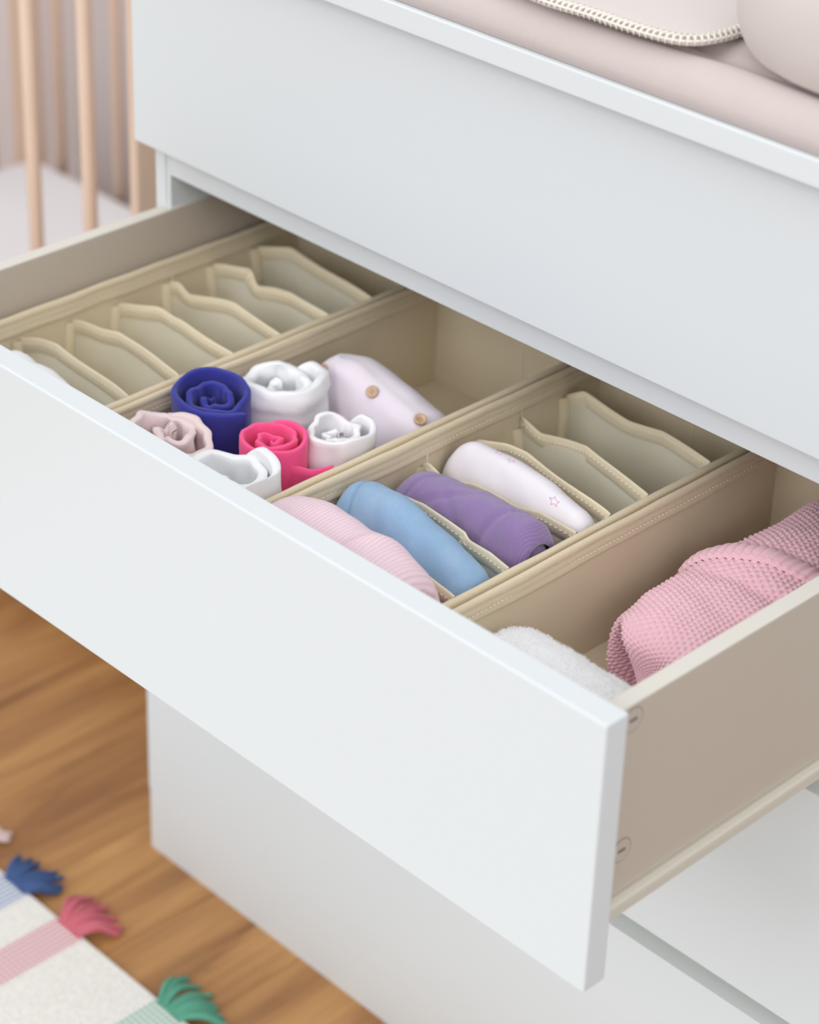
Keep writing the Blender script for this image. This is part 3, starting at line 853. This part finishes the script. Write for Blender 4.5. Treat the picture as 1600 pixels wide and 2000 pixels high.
# ---- pink knitted cardigan rolled up along the fourth box
def knit():
    zb = .5705
    A = Vector((.6885, -.101, 0)); LG = .260
    a = .0600
    PITCH = .0050
    def top(s):
        return float(np.interp(s, [0, .06, .2, .36, .42, .5, .62, .8, .93, 1], [.0385, .0385, .0390, .0390, .0400, .0412, .0425, .0430, .0415, .037]))
    def surf(s, ang, off=0.0):
        """s: 0..1 along the roll, the near end closes into a folded-in cap for s<0 (-1 = pole)"""
        ca, sa = math.cos(ang), math.sin(ang)
        pw = 2.5; k = (abs(ca)**pw+abs(sa)**pw)**(-1/pw)
        ss = max(s, 0)
        e1 = (1-ss)*LG; er = 1-.6*max(0, 1-e1/.020)**2
        RC = .024
        tn = max(0, 1-ss*LG/RC) if s >= 0 else 1
        rr = 1-.30*(1-math.sqrt(max(0, 1-tn*tn))) if s >= 0 else .70*(1+s)
        aa, bb = a*(1-.05*math.cos(ss*9)), top(ss)
        y = A.y+ss*LG
        p = Vector((A.x-.004*math.sin(ss*5)+ca*k*(aa*er*rr+off*(1 if s > 0 else .3)), y, zb+top(ss)+.0015+sa*k*(bb*er*rr+off*(1 if s > 0 else .3))))
        dn = .0040*noise.noise(Vector((p.x*22, ss*5.0, p.z*22)))+.0016*noise.noise(Vector((ss*13, ca*3, sa*3+4)))
        aw = (ang+PI) % (2*PI)-PI
        dn += .0010*math.sin(ss*LG/.0058*2*PI+aw*1.4)*math.exp(-((ss-.69)/.075)**2)*math.exp(-((aw-1.0)/.55)**2)
        dn += -.004*math.exp(-((ss-.40)/.03)**2)*max(0, sa)
        dn *= min(1, ss*8) if s > 0 else 0
        p = p+Vector((ca*.7, 0, sa))*dn
        # the near end is folded in: deep wedge on the left, rounded lobe on the right
        w_ = math.exp(-max(0, ss*LG)/.020)
        if ss*LG < .06:
            u = p.x-.6500; v = p.z-.6050
            uu = u*math.cos(.45)+v*math.sin(.45); vv = -u*math.sin(.45)+v*math.cos(.45)
            m_ = 1/(1+math.exp((math.sqrt((uu/.0170)**2+(vv/.030)**2)-1)*7))
            asym = 1/(1+math.exp(-(uu+.004)/.006))
            p.y += .050*m_*(.45+.75*asym)*w_
            lobe = math.exp(-((p.x-.700)/.028)**2-((p.z-.598)/.024)**2)
            p.y -= .006*lobe*w_
            rim_ = math.exp(-((p.x-.625)/.012)**2)
            p.y -= .003*rim_*w_
        return p
    ns, nt_ = 560, 640
    # meridian stations: cap then body, roughly equal spacing
    S_ = np.concatenate([np.linspace(-1, 0, 60)[:-1], np.linspace(0, .12, 30)[:-1], np.linspace(.12, 1, 90)])
    ct = 150
    TA = np.linspace(0, 2*PI, ct)
    G = np.array([[surf(s, t)[:] for t in TA] for s in S_])
    md = np.concatenate([[0], np.cumsum(np.linalg.norm(np.diff(G, axis=0), axis=2).mean(1))])
    want = np.linspace(0, md[-1], ns)
    i_ = np.clip(np.searchsorted(md, want)-1, 0, len(md)-2); u_ = ((want-md[i_])/(md[i_+1]-md[i_]))[:, None, None]
    H = G[i_]*(1-u_)+G[i_+1]*u_
    b_ = np.linspace(0, ct-1, nt_); j_ = np.minimum(b_.astype(int), ct-2); v_ = (b_-j_)[None, :, None]
    V = H[:, j_]*(1-v_)+H[:, j_+1]*v_
    for _ in range(4):
        V[1:-1] = (V[:-2]+2*V[1:-1]+V[2:])/4
        W = np.concatenate([V[:, -2:-1], V, V[:, 1:2]], 1); V = (W[:, :-2]+2*W[:, 1:-1]+W[:, 2:])/4
    du = np.gradient(V, axis=0)
    W = np.concatenate([V[:, -2:-1], V, V[:, 1:2]], 1); dv = (W[:, 2:]-W[:, :-2])/2
    Nn = np.cross(du, dv); Nn /= np.linalg.norm(Nn, axis=2)[..., None]+1e-12
    mid = V[ns//2:]; 
    if ((mid-mid.mean((0, 1)))*Nn[ns//2:]).sum() < 0: Nn = -Nn
    NR = 90
    u = (want/PITCH)[:, None]; v = (np.linspace(0, 1, nt_)*NR)[None, :]
    row = np.floor(v); fu = (u+.5*(row % 2)) % 1-.5; fv = v % 1-.5
    slant = np.where(row % 2 == 0, .25, -.25)
    h = np.exp(-(((fu-slant*fv)/.36)**2+((fv)/.34)**2))
    circ = np.linalg.norm(np.diff(V, axis=1), axis=2).sum(1)/NR
    amp = np.clip(circ/.0036, 0, 1)[:, None]*.0024
    V2 = V+Nn*(h*amp)[..., None]
    VV = V2.reshape(-1, 3).copy(); VV[:, 2] = np.maximum(VV[:, 2], zb); VV[:, 0] = np.clip(VV[:, 0], .5965, .7512)
    fo = grid_faces(ns, nt_, flip=True)
    FF = fo
    me = bpy.data.meshes.new('knitted_cardigan')
    og = np.array([.6885, .03, zb])
    me.vertices.add(len(VV)); me.vertices.foreach_set('co', (VV-og).astype(np.float32).ravel())
    me.loops.add(FF.size); me.loops.foreach_set('vertex_index', FF.astype(np.int32).ravel())
    me.polygons.add(len(FF)); me.polygons.foreach_set('loop_start', np.arange(0, FF.size, 4, dtype=np.int32)); me.polygons.foreach_set('loop_total', np.full(len(FF), 4, dtype=np.int32))
    me.update(calc_edges=True); me.validate()
    me.polygons.foreach_set('use_smooth', [True]*len(me.polygons))
    me.materials.append(M['knit'])
    o = link(bpy.data.objects.new('knitted_cardigan', me), None, og)
    tag(o, 'pink moss-stitch knitted cardigan rolled up with a ribbed band across it', 'knitwear')
    # ribbed band: real ribs crossing the top of the roll
    nb, mb = 240, 40
    tha, thb = PI*.06, PI*.93
    V = np.zeros((nb, mb, 3))
    for i in range(nb):
        f = i/(nb-1); th = tha+(thb-tha)*f
        for j in range(mb):
            g = j/(mb-1)
            wd = .016
            s_ = .600-.145*f+(g-.5)*wd/.264*1.2
            lift = -.0004+.0058*max(0, math.sin(PI*g))**.38
            rib = .0019*(.5+.5*math.cos(2*PI*f*27))
            edge = .0008*math.exp(-((g-.06)/.05)**2)
            V[i, j] = surf(s_, th, lift+rib+edge)[:]
    raw_mesh('ribbed_band', V.reshape(-1, 3), grid_faces(nb, mb, flip=True), M['knit'], o)
knit()

# ================================================================== ON TOP OF THE CHEST
M['matcover'] = weave('dusty_pink_muslin', (211, 198, 194), pitch=.0018, strength=.3, dark=.95, rough=.95)
M['blanket'] = plain('blush_blanket', (222, 212, 206), .95, sheen=.3, bump=.2, bump_scale=1200)
M['overlock'] = plain('ecru_yarn', (240, 234, 224), .9)
def soft_slab(name, lo, hi, r, mat, nx=150, ny=100, amp=.0, sc=8, seed=0, dfn=None):
    """slab with rounded edge all round, closed; wrinkled top"""
    X = np.linspace(0, 1, nx); Y = np.linspace(0, 1, ny)
    V = np.zeros((nx, ny, 3))
    w_, h_ = hi[0]-lo[0], hi[1]-lo[1]
    H = hi[2]-lo[2]
    # parameter with dense ends so that the edge is round
    def ease(n, L_):
        k = 10
        a = np.linspace(0, PI/2, k)
        e = r*(1-np.cos(a))
        return np.concatenate([e[:-1], np.linspace(r, L_-r, n-2*(k-1)), (L_-e[::-1])[1:]]), k
    ex, k = ease(nx, w_); ey, _ = ease(ny, h_)
    for i in range(nx):
        for j in range(ny):
            dx = max(0, r-ex[i], ex[i]-(w_-r))/r; dy = max(0, r-ey[j], ey[j]-(h_-r))/r
            q = min(1, math.hypot(dx, dy))
            z = lo[2]+H-r*(1-math.sqrt(max(0, 1-q*q)))*min(1, H*.95/r)
            kk = 1.0
            if dx > 0 and dy > 0 and math.hypot(dx, dy) > 1: kk = 1/math.hypot(dx, dy)
            x = lo[0]+ex[i]; y = lo[1]+ey[j]
            if kk < 1:
                cx = lo[0]+(r if ex[i] < w_/2 else w_-r); cy = lo[1]+(r if ey[j] < h_/2 else h_-r)
                x = cx+(x-cx)*kk; y = cy+(y-cy)*kk
            if q < .99:
                z += amp*(noise.noise(Vector((x*sc+seed, y*sc*1.5, seed)))+.5*noise.noise(Vector((x*sc*2.3+seed, y*sc*3, seed))))
                if dfn: z += dfn(x, y)
            V[i, j] = (x, y, z)
    B = V.copy(); B[..., 2] = lo[2]
    k2 = nx*ny
    F_ = [tuple(f) for f in np.vstack([grid_faces(nx, ny), grid_faces(nx, ny, flip=True)+k2])]
    ring = [i*ny for i in range(nx)]+[(nx-1)*ny+j for j in range(1, ny)]+[i*ny+ny-1 for i in range(nx-2, -1, -1)]+[j for j in range(ny-2, 0, -1)]
    for a, c in zip(ring, ring[1:]+ring[:1]): F_.append((a, a+k2, c+k2, c))
    uv = np.vstack([V[..., :2].reshape(-1, 2), B[..., :2].reshape(-1, 2)])
    return raw_mesh(name, np.vstack([V.reshape(-1, 3), B.reshape(-1, 3)]), F_, mat, uv=uv)
def crease(x, y):
    t = 0
    for (x0, y0, dx, dy, wd, L_, dep) in [(.52, .030, 1, -.10, .006, .09, -.004), (.66, .012, 1, -.12, .005, .08, -.0035), (.47, .055, 1, -.5, .006, .06, -.003), (.60, .040, 1, .1, .010, .12, .003), (.72, .03, 1, -.2, .008, .07, -.003), (.44, .016, 1, -.12, .005, .05, -.003), (.57, .008, 1, .06, .005, .06, -.003), (.36, .020, 1, -.3, .005, .04, -.0025)]:
        n_ = math.hypot(dx, dy); u = ((x-x0)*dx+(y-y0)*dy)/n_; v = (-(x-x0)*dy+(y-y0)*dx)/n_
        t += dep*math.exp(-(u/L_)**2-(v/wd)**2)
    return t*1.7-.0008
mt_ = soft_slab('changing_mat', (.0, -.0150, .9942), (.80, .455, 1.026), .022, M['matcover'], amp=.0018, sc=9, seed=2, dfn=crease)
tag(mt_, 'dusty pink fabric covered changing mat lying on the chest top', 'changing mat')

# folded blanket with overlocked edge
ZBL = 1.0335
edge_px = [(700, -170), (900, -70), (1050, -2), (1150, 30), (1220, 54), (1290, 74), (1340, 82), (1390, 79), (1450, 64), (1500, 40), (1540, 10)]
E_ = chain([bp(x, y, 'z', ZBL) for x, y in edge_px], 240)
far = np.stack([np.linspace(.14, .72, 240), np.full(240, .43), np.full(240, ZBL)], 1)
m_ = 40
V = np.zeros((240, m_, 3))
for i in range(240):
    for j in range(m_):
        g = (j/(m_-1))**1.6
        p = E_[i]*(1-g)+far[i]*g
        p[2] = ZBL+.0022*min(1, g*30)+.0012*noise.noise(Vector((p[0]*12, p[1]*12, 4)))
        V[i, j] = p
Bq = V.copy(); Bq[..., 2] -= .0026
kk = 240*m_
F_ = [tuple(f) for f in np.vstack([grid_faces(240, m_, flip=True), grid_faces(240, m_)+kk])]
F_ += [(i*m_, (i+1)*m_, kk+(i+1)*m_, kk+i*m_) for i in range(239)]
bl = raw_mesh('blanket', np.vstack([V.reshape(-1, 3), Bq.reshape(-1, 3)]), F_, M['blanket'], uv=np.vstack([V[..., :2].reshape(-1, 2)]*2))
tag(bl, 'blush pink blanket with a cream overlocked edge lying on the changing mat', 'blanket')
bm = bmesh.new()
cs_ = np.concatenate([[0], np.cumsum(np.linalg.norm(np.diff(E_, axis=0), axis=1))])
s_ = .0; k_ = 0
while s_ < cs_[-1]-.004:
    p = np.array([np.interp(s_, cs_, E_[:, i]) for i in range(3)]); q = np.array([np.interp(s_+.0022, cs_, E_[:, i]) for i in range(3)])
    t = (q-p)/np.linalg.norm(q-p); n_ = np.array([-t[1], t[0], 0])
    tip = p+n_*.0080+t*.0045
    up = np.array([0, 0, .0026])
    tube(bm, [p-n_*.0008-up*.9, p-n_*.0016+up*.3, p+n_*.001+t*.0006+up*1.2, (p+tip)/2+t*.0006+up*1.4, tip+up*1.05], [.0006, .0010, .0011, .0010, .0006], 6)
    tip2 = p+n_*.0072-t*.0012
    tube(bm, [p+up*1.25+n_*.0005, (p+tip2)/2+up*1.3, tip2+up*1.05], [.0008, .0006, .0004], 5)
    q2 = p+t*.0050
    tube(bm, [p-n_*.0010+up*.35, (p+q2)/2-n_*.0018+up*.45, q2-n_*.0010+up*.35], .0009, 6)
    s_ += .0048; k_ += 1
bm_obj('overlock_edge', bm, M['overlock'], bl, smooth=True)

# plump pillow at the right
def pillow():
    nu, nv = 120, 70
    c = np.array([.786, .124, 1.0680]); a = np.array([.182, .140, .0700])
    V = []
    for i in range(nu):
        u = 2*PI*i/nu
        for j in range(nv):
            v = -PI/2+PI*j/(nv-1)
            cu, su, cv, sv = math.cos(u), math.sin(u), math.cos(v), math.sin(v)
            f = lambda w_, e: math.copysign(abs(w_)**e, w_)
            x = f(cv, .50)*f(cu, .40); y = f(cv, .50)*f(su, .40); z = f(sv, .9)
            p = c+a*np.array([x, y, z])
            n_ = noise.noise(Vector(tuple(p*9)))
            p = p+np.array([x, y, z])*(.004*n_)
            zl = 1.0290+.0095*min(1, max(0, (p[1]-.0)/.03))
            if p[2] < zl: p[2] = zl
            V.append(p)
    o = raw_mesh('pillow', np.array(V), grid_faces(nu, nv, wrap_u=True), M['matcover2'], uv=np.array([(v[0]+v[2], v[1]+v[2]) for v in V]))
    tag(o, 'plump beige pink pillow at the right end of the changing mat', 'pillow')
M['matcover2'] = weave('beige_pink_cotton', (214, 203, 198), pitch=.0016, strength=.2, dark=.96, rough=.95)
pillow()

# ================================================================== COT BEHIND, LEFT OF THE CHEST
YN, YFAR, ZM = .190, .722, .192
XE = bp(269, 300, 'y', YN).x
XL = -1.166
cr_ = thing('cot', 'light beech wooden slatted cot standing behind the chest at the left', 'cot', ((XE+XL)/2, (YN+YFAR)/2, 0))
RB = .0078
def bar_mesh(h):
    bm = bmesh.new(); tube(bm, [(0, 0, -h/2), (0, 0, h/2)], RB, 20)
    me = bpy.data.meshes.new('bar'); bm.to_mesh(me); bm.free(); me.materials.append(M['wood_crib'])
    me.polygons.foreach_set('use_smooth', [True]*len(me.polygons)); return me
me_b = bar_mesh(.80)
def bar(x, y):
    link(bpy.data.objects.new('bar', me_b), cr_, (x, y, .51))
xA = bp(69, 400, 'y', YN).x; xC = bp(176, 400, 'y', YN).x
stp = xC-xA
k = -12
for k in range(-9, 2):
    x = xC+k*stp
    if XL+.05 < x < XE-.02: bar(x, YN)
xB = bp(120, 300, 'y', YFAR).x; xD = bp(232, 300, 'y', YFAR).x
stf = (xD-xB)/2
for k in range(-4, 14):
    x = xB+k*stf
    if XL+.06 < x < XE-.02: bar(x, YFAR)
for k in range(1, 7): bar(XL+.010, YFAR-.072*k-.01)
def post(x0, x1, y0, y1): box('post', (x0, y0, 0), (x1, y1, .95), M['wood_crib'], cr_, bev=.003)
post(XE, XE+.013, YN-.012, YN+.062)
post(XL-.002, XL+.030, YFAR-.022, YFAR+.012)
post(XL-.002, XL+.030, YN-.012, YN+.022)
post(XE, XE+.013, YFAR-.05, YFAR+.012)
for y in (YN, YFAR):
    box('rail', (XL+.0305, y-.0095, .915), (XE-.0005, y+.0095, .948), M['wood_crib'], cr_, bev=.003)
    box('rail', (XL+.0305, y-.0095, .075), (XE-.0005, y+.0095, .108), M['wood_crib'], cr_, bev=.003)
for x in (XL+.010, XE+.006):
    box('rail', (x-.006, YN+.0625, .915), (x+.006, YFAR-.0505, .948), M['wood_crib'], cr_, bev=.003)
    box('rail', (x-.006, YN+.0625, .075), (x+.006, YFAR-.0505, .108), M['wood_crib'], cr_, bev=.003)
box('bed_base', (XL+.0305, YN+.0100, .085), (XE-.0005, YFAR-.0100, .0995), M['wood_crib'], cr_, bev=.001)
mm_ = soft_slab('mattress', (XL+.0315, YN+.0235, .0998), (XE-.004, YFAR-.0104, ZM), .010, M['mattress'], nx=80, ny=60, amp=.0012, sc=6, seed=9)
tag(mm_, 'white mattress lying inside the beech cot', 'mattress')

# ================================================================== RUG
def rug_mat():
    m, nt, b = new_mat('white_wool')
    N = nt.nodes.new; L = nt.links.new
    tc = N('ShaderNodeTexCoord')
    n = N('ShaderNodeTexNoise'); n.inputs['Scale'].default_value = 350; L(tc.outputs['Object'], n.inputs['Vector'])
    cr = N('ShaderNodeValToRGB'); cr.color_ramp.elements[0].color = lin((226, 223, 216))+(1,); cr.color_ramp.elements[1].color = lin((244, 242, 236))+(1,)
    cr.color_ramp.elements[0].position = .35; cr.color_ramp.elements[1].position = .6
    L(n.outputs['Fac'], cr.inputs[0]); L(cr.outputs[0], b.inputs['Base Color'])
    bu = N('ShaderNodeBump'); bu.inputs['Strength'].default_value = .6; bu.inputs['Distance'].default_value = .001; L(n.outputs['Fac'], bu.inputs['Height']); L(bu.outputs[0], b.inputs['Normal'])
    b.inputs['Roughness'].default_value = .95
    return m
def stripe_mat(name, rgb):
    m, nt, b = new_mat(name)
    N = nt.nodes.new; L = nt.links.new
    tc = N('ShaderNodeTexCoord')
    mp = N('ShaderNodeMapping'); mp.inputs['Rotation'].default_value = (0, 0, PI/4); L(tc.outputs['Object'], mp.inputs['Vector'])
    c = N('ShaderNodeTexChecker'); c.inputs['Scale'].default_value = 250
    c.inputs[1].default_value = lin(rgb)+(1,); c.inputs[2].default_value = lin((240, 236, 232))+(1,)
    L(mp.outputs[0], c.inputs['Vector']); L(c.outputs[0], b.inputs['Base Color'])
    b.inputs['Roughness'].default_value = .95
    return m
rg = thing('rug', 'white woven rug with coloured stripes and tassels on the wooden floor', 'rug', (.1, -.72, 0))
M['rug'] = rug_mat()
box('rug_weave', (-.75, -1.30, .0004), (1.15, -.1405, .0072), M['rug'], rg, bev=.0024)
def strand(bm, base, tip, r, hgt, seed):
    b0 = Vector(base); t0 = Vector(tip); pts = []; rs = []
    side = Vector((-(t0-b0).y, (t0-b0).x, 0)).normalized()
    for k in range(12):
        f = k/11
        p = b0.lerp(t0, f)+side*(.004*math.sin(f*3+seed)*f)
        p.z = b0.z+hgt*math.sin(PI*min(1, f*1.15))*.8+(r*1.02-b0.z)*f+.001
        p.z = max(p.z, r*1.05)
        pts.append(p); rs.append(r*(.75+.35*math.sin(PI*min(1, f*1.1))) if f < 1 else r*.6)
    tube(bm, pts, rs, 8)
def tassel(x, tips, mat, n_=7, r=.0034, hgt=.012):
    bm = bmesh.new()
    rr = random.Random(int(x*1000)+5)
    for k in range(n_):
        f = k/(n_-1)*(len(tips)-1); i = min(int(f), len(tips)-2); u = f-i
        tx = tips[i][0]*(1-u)+tips[i+1][0]*u; ty = tips[i][1]*(1-u)+tips[i+1][1]*u
        strand(bm, (x+(k/(n_-1)-.5)*.026, -.1445, .0060), (tx+rr.uniform(-.004, .004), ty+rr.uniform(-.005, .005), 0), r*rr.uniform(.85, 1.15), hgt*rr.uniform(.5, 1.2), rr.uniform(0, 6))
    bm_obj('tassel', bm, mat, rg, smooth=True)
cols = {'blue': (66, 92, 140), 'pink': (206, 108, 122), 'green': (92, 160, 136), 'blush': (234, 210, 206)}
for c_ in cols: M['yarn_'+c_] = plain('yarn_'+c_, cols[c_], .95, bump=.5, bump_scale=900, noise_amt=.12, noise_scale=200)
for (xs_, c_, sc_) in [((-.058, -.014), 'blue', (110, 145, 190)), ((.030, .073), 'pink', (206, 120, 134)), ((.182, .224), 'green', (130, 185, 165)), ((-.165, -.125), 'blush', (240, 226, 220))]:
    box('woven_stripe', (xs_[0], -1.297, .00722), (xs_[1], -.1430, .0075), stripe_mat('stripe_'+c_, sc_), rg, bev=0)
tassel(-.034, [(-.072, -.112), (-.050, -.104), (-.018, -.100), (.004, -.113), (.000, -.126)], M['yarn_blue'], 8)
tassel(.052, [(.020, -.106), (.036, -.098), (.058, -.096), (.083, -.100), (.088, -.112)], M['yarn_pink'], 8)
tassel(.203, [(.172, -.108), (.186, -.098), (.212, -.097), (.232, -.110), (.256, -.118)], M['yarn_green'], 8)
tassel(-.146, [(-.170, -.105), (-.140, -.098), (-.108, -.100), (-.098, -.104)], M['yarn_blush'], 8)
